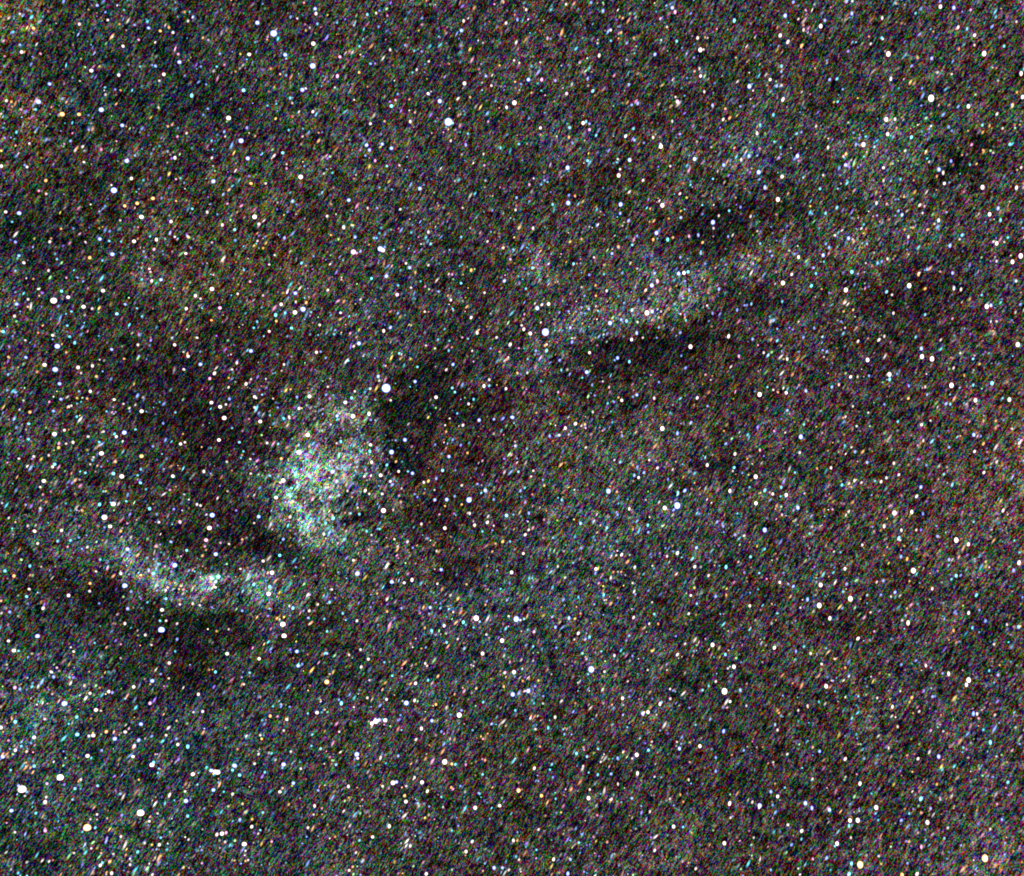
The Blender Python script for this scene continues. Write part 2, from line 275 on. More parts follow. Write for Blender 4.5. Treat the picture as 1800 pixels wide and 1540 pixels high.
# ------------------------------------------------------------------ star chart: 16 fields of 450 x 385 chart units, written four times enlarged
# x,y in the field, colour (white, blue-white, orange, pinkish, cyan), magnitude step
CHART = {
(0,0): "683,38b2 235,198o2.2 558,170w1.8 840,170o1.5 947,176b1.7 1045,197b2.2 1127,218o2 1188,193o1.7 1216,230w1.8 975,280p1.7 865,325w2 152,366w2 1262,435b2.6 1547,378b1.7 1753,382w2.3 1070,458b1.5 1093,464b2 643,496w2.4 835,528w2 1152,523w2.2 348,590b2.3 1712,635c2.4 1348,672c2.2 272,714b3 712,772b3.2 436,801o3 555,804o2.3 1462,765b1.7 1430,808b1.6 1608,829w3 860,880b2.5 1695,990b3.3 1736,898b1.8 890,1130b2.8 1743,1113b2.8 1500,1275b2.8 800,1336b3.8 924,1255w2.1 1230,1110w2 1075,1395o2.4 965,1428o2.4 877,1448o2.2 1352,1468c1.8 1457,1492w1.8 135,1497b2.7 994,1525w2.8 322,1270o2 1790,1525w3 1765,1290o2.2 590,1140w1.8 625,913b1.7 848,635o1.5 810,630b1.6 742,666w1.5 325,1363w1.6 1312,937w1.6 40,1490w2 45,708w1.8 1298,85o1.5 1322,148w1.6 1120,568w1.6 10,1168w2 190,1174w1.8 80,718o1.5 148,770p1.6 250,770c1.7 140,98w1.6 285,378p1.6 562,570w1.4 1253,380p1.6 1413,468b1.5 1115,757w1.5 985,468c1.4 905,455b1.4",
(1,0): "125,232b4 10,158b2.8 417,60b2.3 422,96w2 402,305w2.7 204,384b2.6 400,463b3.6 590,400p2.1 572,535p2.1 725,510o1.9 325,630b2.8 212,530b1.6 783,102c1.8 845,92w1.6 862,188b1.6 1050,318b1.7 1165,362b1.6 1215,432w1.7 1168,128b1.6 943,350w1.7 805,448b1.9 1460,147w1.8 1443,213b2.4 1758,162w1.9 1465,585w2.5 1617,535b2 1210,658w2.1 1292,711b3 953,745c2.4 1352,857b4.8 1382,865c1.9 1085,855w1.9 805,870w1.9 1655,602w1.8 1762,755w2 1505,683o1.6 1475,1018b1.8 778,1020b2.5 797,1053b2.3 889,1012b2.3 952,1043b2.5 838,1130p1.8 920,1168c1.8 188,1075c2.1 315,1242w3 215,1155w1.5 1153,1325b2.6 652,1408b2.6 257,1415b2.1 1008,1162w1.6 68,1290w1.7 400,785w1.9 785,1463w1.6 1015,1472w1.8 1662,1480b1.6 1453,1462w1.6 1490,940c1.6 728,325c1.7 1130,490w1.6 1720,1040c1.6 500,1520w1.8 1100,510c1.5 350,622w1.7 215,1185p1.6 432,168c1.6 570,160c1.5 290,130w1.6 688,178w1.4 240,690c1.7 255,725w1.5 230,915c1.6 440,933o1.5 330,905c1.4 1370,990w1.6 1740,15o1.6 1600,1083w1.6",
(2,0): "380,30w1.8 100,68w1.7 38,138b1.8 557,18b1.8 640,77b2 1127,55b2.4 1147,85p2 1257,95b1.6 1563,145c2.1 695,212w1.7 1090,190w1.6 767,230o1.6 1305,267w1.9 1358,263o1.4 1158,290c1.9 1325,350w2.8 1005,382b2.2 613,390w1.9 1280,405b1.6 1318,482w1.6 1326,535w2 1230,548b1.5 115,560b2.6 209,560p2.1 305,567b1.8 822,595b2 1668,605b3 1695,637w1.6 384,658p2.2 568,640c2 206,637c1.5 18,722w3 842,738b1.9 884,727b2 1163,715p2.5 1352,645w1.7 1410,740b2 1605,748b1.7 1700,748b1.6 1500,765o1.8 1485,840w1.8 1530,830o1.8 1127,853w1.6 500,865w2.4 545,912p2 405,897c1.9 200,900w2 400,965o1.8 591,952c1.7 799,957w1.9 860,985b2 928,1005b1.6 992,967w1.8 1047,1030w2.8 48,1013c1.7 425,1005b1.7 1723,937w1.9 1745,880c1.7 532,1130c2 827,1125b2.8 1283,1118w2.3 1488,1160b2.3 1665,1098b2.1 1612,1122w1.7 391,1180b3 760,1190w1.8 751,1232w2.6 1113,1168w1.7 228,1268b1.8 207,1298b1.5 122,1298p1.7 1735,1210b2.9 921,1268w1.8 1413,1258c1.7 1255,1300c1.6 1778,1318b2.2 32,1390b1.9 400,1373b1.8 443,1378o1.7 395,1427b3 286,1438c1.8 764,1437b2.9 1058,1442w2.8 761,1500b2 1181,1362w1.8 25,1477w1.7 1527,1482c1.8 1607,1457b1.7 1454,1517w1.6 1678,1522w1.6 1187,1530b2.2 1347,348w1.6 520,855c1.8 545,870b1.8 250,1280c1.5 15,425w1.7 250,268p1.6",
(3,0): "178,15b1.9 553,8b2 593,8w1.7 1213,45w2.3 1210,8b1.6 1307,52b2.4 1425,70p1.7 122,108b2.5 590,95b2.1 400,143b2 370,183w2.4 250,210w1.7 85,248w2.3 140,295w2 237,320o2 803,127w1.7 710,257o1.5 722,308w1.6 800,267c1.8 1336,193w1.9 1400,203c1.7 1453,248w2.1 1575,187b1.7 1747,153w1.6 1038,93c1.6 847,377w3 1520,377w2.9 1452,317w1.6 1660,325c1.8 1343,345o1.5 563,360b1.7 1151,410b2.1 1052,405o1.6 1010,463b1.7 95,465c1.7 1780,517w2.2 15,560w2.1 62,605b1.9 433,560b2 485,555c1.8 864,555w1.9 1292,522w1.6 105,700w2.1 490,715c1.7 1148,690w3.8 1410,747w2.4 1337,750b1.7 1078,743b1.6 1790,682w2.2 1750,650o1.6 1720,740o1.9 1610,802w1.8 38,808c1.8 831,838w2.6 893,838w1.9 1507,880c1.8 1558,885o1.5 1510,930o1.6 1650,903w1.6 1270,893b1.8 1293,920b1.6 842,942w2.3 1008,965c2.1 338,888w1.5 235,930b1.6 202,940c1.6 670,1015w2.8 618,1015b1.7 748,1033c1.7 1432,1018p1.7 1700,1015c1.9 422,1037w1.8 88,1037c1.6 208,1097b2.6 548,1083o2 530,1100w1.6 547,1160b2.3 633,1177b1.5 812,1180w2 1201,1190b2.5 1287,1133b1.9 1133,1138w1.5 1232,1215w1.8 1187,1240o1.5 1420,1158c1.5 1780,1178w1.7 99,1242w2.3 388,1232w1.6 247,1248c1.5 812,1270w1.6 1240,1290w2.1 1508,1317w2.6 1747,1320w2 366,1328c1.8 490,1327c1.5 70,1402w2.8 763,1428w1.8 485,1460c1.8 1067,1442w1.8 1100,1450p1.5 1618,1465b2.2 1558,1507w2.4 917,1483b1.9 943,1510b2.2 1087,1498w1.6 405,1500c1.8 310,1503b1.6",
(0,1): "1203,18w2.1 1563,42w1.9 85,20c1.6 350,160w1.8 703,140b2.5 768,155c1.7 942,157w2.4 1100,145w2.1 1325,127o2.2 1083,213p1.9 1055,122c1.5 1306,242w2.1 1343,203b1.6 790,248b2.8 631,272o2.2 133,257c1.8 168,308w2 108,162b1.9 1650,75c2 1655,150b1.7 400,282c1.6 720,292c1.5 1050,350w1.8 1058,372w1.6 997,425c1.7 1067,435w1.9 1132,425b2.4 1758,440p1.8 433,508c2 724,504w2.5 480,548w2.3 1490,492w2.8 377,574w3.8 116,597b2.3 197,565w1.7 587,617w2.6 648,630w1.7 1374,540w2.1 1410,560w1.7 880,600b2 963,628c1.6 822,667c2.2 502,650c1.7 102,683w1.8 1310,630w2.1 1547,625p2.3 1487,712o1.9 998,685c1.6 473,750c1.7 22,792c2.2 371,818w2 489,827c1.8 403,895b3.3 525,870c1.9 178,853w1.6 785,917b2.2 970,885w1.8 1228,885w2.2 1386,835w1.8 978,963b1.7 182,973b2.2 873,983o1.7 1323,965w2.1 1290,935w1.5 1765,927b2.7 313,1025w2.5 389,1057b3.4 549,1044w2.3 650,1033w1.9 1410,1020b2.5 1293,1058w1.9 678,1107o1.9 570,1083w1.5 1508,1085w2.1 1475,1122p2 1665,1013w1.7 1632,1058w1.7 1608,1117o1.6 1730,1160w2.1 1765,1127w1.5 418,1157b2.4 107,1218b1.9 635,1212w2.1 555,1212c1.5 428,1267b2.1 803,1270w2 868,1300w1.6 485,1320w1.7 375,1350b2 210,1358o2 995,1350w2.5 787,1360p1.5 1487,1290w2.4 1549,1320w2.5 1577,1397w2.9 1613,1265b1.9 1790,1250w2.2 1790,1325w1.8 1233,1360c1.6 540,1390c1.7 202,1440c1.9 1147,1437b1.7 953,1480c1.7 873,1500b3 818,1530w2 453,1485w1.8 383,1510w2.8 620,1530w1.8 1632,1470c1.5 268,800o1.5 1715,358c1.6",
(1,1): "20,35w2 617,60w2.1 697,127b2.1 200,133b2 10,155w1.6 50,205o1.6 830,133b1.8 685,232p3.4 735,227b1.8 708,240p1.7 873,210b3.6 893,220w2.7 1212,92w1.8 1228,175c1.7 1443,127c1.6 1740,203w1.6 405,262b1.6 93,320w1.7 320,310c1.8 1080,342b2.4 1055,312w1.8 1120,375o1.6 1212,325w1.6 1513,360o2 1433,330c1.4 812,418c2 917,403b2.5 1380,390p1.6 1355,387w1.5 1442,452c1.9 1747,435b2.3 1190,475p1.5 1090,483w1.7 1157,438c1.5 278,520b2.6 992,532p2.5 50,538p1.6 1607,518w1.8 1370,570w1.8 177,600w2.2 280,583w1.6 353,588o1.9 331,634b3.4 273,655w2.9 205,660c1.8 138,675c2.2 143,718o1.9 595,660w1.9 387,655c1.6 1187,652w1.7 1513,693w1.9 448,745w1.9 8,722c1.6 250,767c2.1 93,790w2 898,787w2.1 945,763b2.2 1555,800w2 723,873b2.8 687,895w1.7 1450,833p1.6 1490,842c1.6 1692,833w1.8 1787,883w2.2 1195,890w1.6 1360,857c1.5 425,937w2.1 455,933b1.7 1007,945c1.9 1355,925c1.6 1650,910b1.7 197,1023w1.8 650,997c1.6 1385,1023b2.3 1135,1040c1.8 860,1107b2.3 1118,1143b2.4 1338,1060w1.7 867,1137w1.6 915,1190b5.6 1640,1130w1.8 1603,1175w2.2 1640,1172c1.7 1758,1193w2 1380,1188c1.9 1398,1217c1.9 375,1246w2.6 505,1180w1.7 243,1198o1.6 695,1212w1.7 672,1258c2 628,1288w2.4 288,1252b1.9 1265,1252w2.4 803,1193w1.7 947,1275w1.8 1495,1300w1.9 1530,1268c1.7 303,1332w2.1 683,1386w3 570,1384b2.4 795,1370w2.3 233,1392w1.8 195,1403c1.8 98,1380c1.5 30,1422w2.5 1568,1413b2.5 1673,1408b2 808,1413b1.7 1455,1450w1.9 1415,1367c1.6 365,1518w2.9 525,1445w1.6 1795,1393b2",
(2,1): "820,12b2 597,47b1.7 148,65w1.8 1413,23b3 1417,65w1.6 1015,98b2.7 993,145o1.9 1095,145c2.1 1310,113b1.9 1133,130o1.7 1245,122p1.8 1520,123b1.7 748,195o1.8 845,182c1.8 1340,165o1.9 880,120b1.6 703,243b2.1 577,270w1.7 1183,270b1.8 1327,240b1.9 433,315c1.9 1745,173c1.6 145,343c2 543,393b1.8 775,380b1.7 1003,380b2 1172,382b2.7 1210,378w2.5 1238,372c2.3 1217,437b1.7 983,466b2.8 1022,435w1.8 940,500w1.8 588,467o1.7 590,540o1.7 665,505w1.8 1455,493b2 1245,500b1.8 510,540b1.6 98,490c1.7 257,598w2.4 177,627b3 213,602b1.8 540,632b2.1 398,650b1.8 843,640c1.9 948,660w3.2 987,652b2.5 1048,650w1.5 333,657b1.6 87,670p1.5 690,730b3 768,708b2.1 805,718c1.9 883,725w1.7 68,748w1.8 83,775w2.1 128,805w2.5 236,792b4.6 410,763b2.1 495,735o1.5 877,802b2.2 841,848w2.2 1183,800b1.8 422,865b1.9 920,835w1.6 1018,835b1.6 1032,763c1.5 1223,712c1.6 1523,825w2.1 1692,845b1.9 1635,607b1.7 1683,597c1.6 1583,640b1.8 1410,663b1.7 1185,668w1.6 1255,898w2.8 545,940w2.1 233,890o1.7 243,925c1.9 168,927b1.8 742,977b2.4 722,993b1.7 825,1003c1.9 335,993b1.9 1190,962b1.6 1595,965p1.8 1770,940w1.7 110,985c1.5 524,1075b2.7 1220,1047b1.8 347,1062c1.6 38,1083o1.7 108,1082w1.6 1033,1147b1.7 563,1167b1.6 638,1142w1.5 205,1140c1.5 878,1237b2.3 772,1275w2.2 850,1250b1.6 1000,1260w1.8 1302,1258w2 325,1218p1.7 683,1183w1.5 1740,1232w3 1375,1315b1.8 673,1297c1.6 568,1357w1.6 172,1362o1.5 5,1393b2.5 447,1440w2.2 488,1455w1.5 375,1470w2.1 518,1470w1.5 1058,1472w3 1257,1433b2 1163,1507b2.1 333,1520w1.8 265,1527b1.9 775,1525b1.7 1490,1490o1.6",
(3,1): "1200,10w2 1635,8c1.8 960,75o1.5 567,133b2.4 472,115w1.7 987,125w1.7 1122,75o1.7 1365,113c1.9 1687,130c1.7 1607,170w2.4 430,200b2 407,175b1.7 1280,187b2.1 697,175c1.5 15,228b1.8 28,258b1.7 387,253b2.5 393,300c1.5 215,268w2.1 1777,260w2.9 1720,300w2.5 840,280w1.7 800,297b1.7 770,307c1.5 1607,297w1.6 320,343b1.9 337,383c1.8 167,390w1.9 590,372c2.3 1118,353b1.8 1298,380b2.1 1058,390o1.9 1745,437w1.7 105,450w2.8 305,470c2.1 548,497w2.8 993,469w3 834,512c1.9 872,533w1.7 1105,490o1.8 1307,490w1.8 1357,495w1.7 430,520b1.5 1537,613w2.8 1568,607b2.2 1775,600b1.7 1503,535c1.6 100,580c1.6 882,662w1.8 1105,672c1.7 1297,700p1.5 38,712b1.9 325,767b1.7 65,773c1.5 542,765w1.5 1038,830c1.6 65,855c1.7 780,850w1.9 818,825w1.6 633,860w1.7 1757,882w2.8 1079,910b2.4 1215,850w1.5 413,933b1.8 1083,968w2.8 1153,983w3 1352,943w1.6 701,990w2.6 135,985w1.9 1442,983c1.8 855,1092w2.7 855,1127c1.9 908,1090b1.5 710,1102b1.8 581,1110w2.1 630,1110w1.5 1305,1048w1.6 1380,1100o1.5 1291,1167w3 1575,1155c2.4 1443,1168c1.7 1105,1180w1.5 990,1173b1.7 450,1180b1.9 498,1165w1.6 128,1222w2.3 267,1208b2.1 70,1218o1.7 1118,1235b1.6 987,1262o1.9 1459,1275w2.5 1697,1270w2.5 1650,1260c1.6 1252,1300b1.9 1282,1302c1.7 818,1303b1.7 597,1317w1.6 705,1362w1.6 545,1390w1.6 913,1425c1.7 1080,1447w2 253,1445c1.6 1447,1517b2.4 230,1530b3 1515,1418o1.4",
(0,2): "1540,12w2.4 1683,30c1.9 1270,42w2.1 1300,30w1.8 513,30w1.9 412,68o2 200,8c1.8 465,40w1.6 1075,58b1.6 713,108w2.9 237,130w1.8 343,122w1.6 133,145w1.7 995,128o2.6 658,135w1.6 635,185w1.5 385,185c2.1 370,203w1.9 685,195o1.5 797,250c2.3 857,268w2.9 990,220c1.6 968,262c1.6 600,245c1.8 308,300w2.5 987,315c2.1 1215,268w2.3 1433,235w1.9 283,345w1.7 1595,167w1.6 1760,148w1.7 1763,250w1.7 1195,365p1.6 727,375c1.5 1385,467w1.8 1410,475w1.8 797,463w3 700,467c2.1 888,445c1.8 1052,497c2.1 1222,500b1.8 735,555w3.4 1493,540b3.3 773,620w2.5 735,628b1.6 850,655o1.8 1117,592w1.8 1265,590p2.1 243,655w2.3 433,650w2 1472,633w3 265,742w1.8 495,720c1.8 405,725c1.7 555,700b1.7 897,782b2.6 895,600p1.5 1202,730b2.1 1450,717p2.5 1440,762p1.6 1313,790c2 1550,737p1.6 1610,745w1.7 1703,713o1.7 1516,815b2.9 1787,598w1.6 1660,510b1.6 1230,892b3.2 1690,920w1.7 210,900c1.8 705,855c1.6 850,953w2 1045,925b1.9 1078,950c2.4 35,935c2 98,970o2.1 675,938w1.7 877,1038b3.4 633,1022o2 630,1077w1.8 205,1063w1.9 187,1115c2 482,1107w2.2 922,1080b1.8 1490,985c2.6 1535,975c2.7 1518,1010b2.3 1515,1050w1.9 1165,1070w1.8 1167,1130c2 1037,1155c1.5 1785,1030c2 1355,1165w1.7 1405,1177w1.7 898,1200b2.2 1140,1208w2.4 1265,1170w1.7 303,1197w2 68,1223b2 697,1163b1.6 1703,1215b1.9 1125,1285c1.8 1168,1285w1.7 878,1305w1.9 1132,1350b4 1245,1305w1.6 1523,1358o1.6 1608,1345w1.5 1022,1385w1.8 263,1393b3 1245,1415b1.8 60,1427w2 97,1495w2.5 130,1497c1.7 518,1502w1.8 1597,1517w2.4 665,1440c1.5 1065,1455w1.6 1232,1500c1.5",
(1,2): "78,35w1.9 303,98w3 300,50c1.7 597,25c1.9 567,37w1.6 805,48w2.3 800,93c2 952,97b3.3 1047,13b2.7 178,145o2.1 813,170w2 537,235b3 543,158c1.6 920,190c1.9 1003,235w2 1068,235c1.7 1100,248b2.5 877,260w2.5 945,305w1.9 762,270w1.8 808,265w1.6 372,267b2 192,298w3 170,313w1.8 97,265c1.8 567,305b2.3 1357,130b2.4 1260,47b1.6 1440,50b1.7 1487,105o1.8 1383,12b1.7 1592,160p1.5 1312,228c2.2 1402,227b1.5 1268,285b1.8 1212,303o1.9 1180,312w1.8 1557,323b1.8 1447,333w1.7 1613,367b2.7 1255,365w1.5 250,353c1.9 233,397c2.1 140,417w2.5 768,370w2.1 797,393w1.7 887,393w2 643,372w1.6 1115,395b1.6 1135,415b1.6 1257,435b2.3 1340,431b2.6 1397,410b1.8 1497,433b3.7 1447,467o1.8 1672,432b1.8 897,509w3.3 965,503w1.5 667,530c1.6 727,535c1.8 715,490w1.5 1503,530w1.8 1762,543c2.4 20,552b2.5 543,565c2.2 490,600c1.9 240,555w1.8 1163,605w1.8 1327,632w2.4 1537,613w2 1627,593w2 1592,657c1.7 1663,648b1.6 477,675w2 778,655c1.7 812,682w1.6 192,712b2 870,640c1.7 1735,728o2 1787,728c1.6 167,825c2.2 50,865w2.1 1102,772b1.7 792,785w1.5 685,860w2 1270,795w1.6 112,947w2.8 712,951b3.2 1303,925b2.4 953,1010b2.7 1042,1018w2.1 1097,997w2.2 1797,945w2.5 1275,1025w1.7 1480,1028o1.7 95,1045c2 90,1095w2.9 533,1065w1.8 1783,1022b1.5 1720,1060c1.6 517,1155c1.8 260,1195c2 95,1200c1.6 375,1215w1.8 1225,1192b2.4 1023,1197b1.7 922,1220o1.8 1765,1140b1.7 1613,1172o1.6 368,1265b2 610,1233c1.7 1548,1267w3.6 1573,1292c1.7 147,1268o1.8 188,1310w3.5 195,1392w3.2 1458,1295c2.2 1323,1320w2 1235,1355c2 1187,1335o1.6 710,1285w1.9 480,1272c1.6 500,1360c1.8 1620,1382w1.8 1730,1425w2.9 1340,1437c1.9 1465,1480b1.9 1593,1515w2.5 288,1500b2.6 498,1515b2.1 735,1488w1.8 1163,1480o1.5 1123,1410w1.4 655,1525w1.6",
(2,2): "105,75c1.5 45,237c1.9 150,230w1.8 135,270w1.6 217,293b1.7 60,370b1.8 90,350c1.6 720,155w1.5 965,155w1.8 1022,210w1.8 928,243b2 860,262b2 890,278w2 882,203b1.7 1503,40b1.9 1568,112w2.1 1373,190w2.1 1562,208c2 1553,232w1.5 1743,85w1.6 1655,145o1.5 1620,245b1.6 1097,290b1.6 1714,270w2.8 678,374b3.3 1215,370b2.3 1167,387c1.9 1532,372w2.2 1778,368c2 1716,457w2.5 825,498w1.9 1073,490w2.8 1162,475b4.1 1137,505b1.9 350,435c1.7 118,528b1.9 742,540b1.7 482,600b2.2 955,613c1.9 958,663b1.9 668,630c1.8 850,640o1.5 1442,590b1.8 1485,620b1.8 1777,647b3.1 93,680w2 585,718b1.5 1297,771b2.2 1570,680b1.5 80,812w2 771,820w2 1163,809w2.3 1133,797b1.6 1090,832w1.7 1677,835c1.9 590,921w2.3 863,908w1.8 1285,905w2.1 1505,907c2.1 713,943o1.5 745,940w1.4 1382,967w1.7 1633,945b1.6 143,985c1.5 645,1103c1.8 650,1140w1.5 1257,1107w1.9 1432,1113b1.9 1507,1105o1.6 467,1120c1.5 985,1155w1.6 1300,1165c1.7 1672,1180w2 1243,1235w1.8 30,1273b3.8 85,1272c1.7 401,1267b2.3 305,1330b2.1 155,1362p1.9 466,1373w2 855,1262w1.8 1028,1307o1.6 1003,1240c1.6 545,1400c1.8 518,1413b1.6 1152,1393b1.6 1411,1453w2.7 313,1475b1.7 983,1497o1.9 1163,1523w1.9 1500,1522c1.9 720,1530w1.8 628,1500c1.6 847,1533b1.6 1217,1447w1.6 850,190o1.5 1723,760o1.5",
(3,2): "223,103w1.8 540,53c1.6 587,65w1.6 612,97b1.9 697,172b2.1 885,177w1.8 1273,65b1.9 1092,18w1.6 1055,150b1.6 1452,95w1.9 1515,40o1.8 1768,35w1.9 443,210w1.9 345,213o1.6 190,243c1.7 1518,243w1.9 1608,168w1.6 920,258w1.8 833,280w1.8 795,307w1.9 657,313w1.6 1075,345b2.2 1162,373b1.6 93,347c1.8 608,300w1.8 570,320w1.6 520,330c1.9 1045,410w1.9 128,400w2.4 33,393w1.9 88,410c1.6 257,390w1.5 210,491b2.6 889,527w2.9 1011,520w2.2 1090,533b1.7 1653,510w1.9 548,543w1.5 98,540w1.5 817,620w1.9 938,648w1.8 735,625b1.5 293,672c1.6 920,705c2.1 1043,647w1.6 1446,590c1.6 1194,692b1.9 1324,718w3 1409,747w2.2 663,750w1.6 935,835b1.9 978,850o1.8 1273,855b2 1022,933w3.2 541,920w2 1765,877w2.3 1727,930b2 83,1015w2 370,1033w2.7 178,1043b2 143,1027b1.7 553,1027b1.9 811,1003b1.9 765,1013w1.5 1323,968c2.1 1290,993c1.6 1355,965b1.6 1155,1060w1.8 893,1085b2.1 795,1103b1.7 527,1080c1.6 278,1135b2.1 579,1130w3.2 361,1175w3.2 228,1193w1.6 865,1115w1.5 697,1105c1.6 435,1268w2.3 985,1300w2.3 1411,1230w2 1465,1105c1.8 1530,1287b1.8 1437,1335c1.7 1762,1328c1.9 1305,1353o1.7 1680,1312w1.6 1240,1272b1.6 65,1232c1.6 633,1410w2.1 45,1475w2.2 253,1467c1.6 197,1500b1.8 300,1515w1.8 1590,1450w1.6 747,1360p1.6 1487,1210b1.6 1790,1120b1.6",
(0,3): "1190,42w2.1 360,105w2 378,140b2 400,75w1.6 1070,168b2.7 1130,120b1.7 1187,150w1.6 940,210w2.2 765,243w2 790,250b1.8 633,255w2 105,215p2 140,225b1.9 1395,262w2 450,328b3.5 675,370w2.4 710,378w1.5 1055,325p2.1 540,422c2 1425,383w1.9 1360,388w1.6 107,455c2.2 315,437w1.7 990,470b2.5 5,495w2.5 240,565w2.3 655,550w2.4 625,555w1.8 543,545c2.5 747,525o2.1 880,527w2.1 808,573b2.7 975,585b2.3 945,625p2 1168,550w1.8 1250,615w2.1 1240,575b1.7 1320,630c2.2 150,627c1.7 108,655w2 715,657b1.8 615,695w2.5 935,700w2.2 20,700b2.5 240,767c2 1068,760w3 1080,740c2 1355,822w2.5 1485,797b2.5 1530,812w3.3 1510,805w2.5 1650,765b3 1635,795c2 1685,830c2.2 1790,750w1.8 75,795c1.6 423,849w4 155,932w4.6 130,905b2 330,890p1.9 527,925c1.9 568,862w1.7 687,905c1.8 1500,935b2.6 318,1020w2.2 325,985w1.7 845,962b1.8 80,1080b2.5 252,1098c1.8 1308,1010b2.9 1635,963w1.8 985,1098w4.2 1320,1118c1.9 1437,1065b1.6 1050,1155w1.8 1108,1100w1.6 1687,1145b2 1773,1140o1.8 1770,1193w2.1 612,1200o4.5 670,1200c1.7 635,1140p1.6 318,1222p2 105,1232w1.7 1560,1240w2.7 1525,1248w2 1590,1235p1.9 1583,1300w1.6 1715,1317w3 1120,1320w2.1 1130,1270c1.7 1017,1308w1.6 850,1262w1.7 968,1370c1.8 520,1378w1.6 705,1465w2 720,1447c1.7 915,1460w1.7 797,1385w1.6 785,1520w2 1420,1450p1.6 1605,1050w1.5 1515,105c1.9 1755,110c1.7 1715,192w1.7",
(1,3): "22,12w2.3 297,60b2.5 325,50b1.6 790,15w2 740,70w1.9 1190,45w1.8 1203,62w1.6 497,173o3.2 518,120p1.6 798,163w1.6 1122,185w2.2 1210,163c1.7 902,37c1.6 1750,110p2 1742,208o1.8 600,325c2.3 583,300b1.7 783,287w1.8 918,298w1.9 1058,321b3.3 1115,305w1.9 1265,333o2 1597,317c1.7 430,390w2.4 365,397c1.6 237,350b1.7 172,333b1.6 100,415o2.1 217,440w2 842,450w3.3 815,465w2.6 865,443b2.3 908,443w2.6 1237,448b2.4 1430,407w3.3 1445,375b1.9 1163,503w2.2 1523,515b1.6 195,517w1.7 30,550w1.7 395,545c1.6 1125,580w1.7 710,683b3.2 715,712w2 455,643c1.8 390,625c1.6 245,665w1.7 18,683w1.7 1000,695b1.9 1328,736w3.4 1377,752o2.1 1402,755c1.8 1475,757p1.6 194,757b3 563,757c1.8 315,785w1.7 62,810c1.7 1593,825c1.8 262,887b2.4 1115,847w1.8 963,885w3 988,877b2.4 890,908w1.8 1168,880w2.6 650,910w1.9 1373,917o1.8 1437,907b1.7 168,948w2.2 437,938b1.9 1205,943w2 1045,975o2.1 1053,1015w2.4 1137,1028c1.7 1541,1060w2.6 1713,1045w2.3 412,1047w1.9 405,1108w1.5 48,1093c1.8 1315,1055w1.5 365,1200w1.8 30,1217c1.7 937,1190w2.2 820,1265w2.2 727,1290c1.7 110,1298p1.7 1520,1297w1.9 1477,1368w2.2 1085,1328w1.8 703,1375w1.6 655,1500w1.9 680,1475o1.6 1673,1480b2.5 1733,1482b2.2 1778,1497w1.6 1197,1525w2.2",
(2,3): "15,105w2.7 557,87b4 535,120c1.6 650,103w1.8 72,83w1.5 115,238b3 5,263b3.1 163,205b1.8 75,168o1.6 1560,68w2.6 1518,80w1.6 1433,172w1.7 1340,233c1.8 1383,203c1.6 1495,238w3.8 1605,233b2.1 1533,313w2.1 1113,293w1.7 777,290w2.1 825,280b1.6 920,395b2.6 957,387w2.4 1040,330w2 1052,318c1.7 1247,357b1.6 1648,343w1.5 303,423w1.9 130,432c1.7 255,498c1.8 165,507w1.7 360,508c1.6 23,375c1.7 1488,522b2.2 1393,440b1.6 1160,597w1.6 1321,627w2.4 1250,600o1.6 1178,643b2.5 1190,610b1.5 877,688w2.7 960,655c1.9 743,712b1.9 845,713w1.6 453,678c2 527,700c1.8 1433,707b1.8 1630,657b1.8 157,782w2 280,755c1.6 500,767w1.6 882,818w2.1 697,822b2 603,827c1.7 287,845b1.6 1433,803b1.8 1242,863w1.6 47,937o2.8 207,975o2.4 537,990w2.6 547,932w1.7 745,893w1.6 843,993b2 700,1000w1.7 307,997c1.6 1183,968o1.6 1110,997w1.5 1530,1030w2.2 1742,1043b3 1737,1062w1.5 1690,1020w1.6 970,1087w1.6 1537,1130w1.6 1137,1190w2.4 1203,1195c1.7 187,1213w1.7 1493,1310w2.5 10,1290w2 470,1305c1.8 410,1290c1.4 1003,1360w1.8 293,1422w2 411,1423b2 50,1425w1.6 1292,1488w1.7 393,1523b2.3 1200,1437w1.3 800,1333b1.4 1700,1270w1.5 1137,1043b1.5",
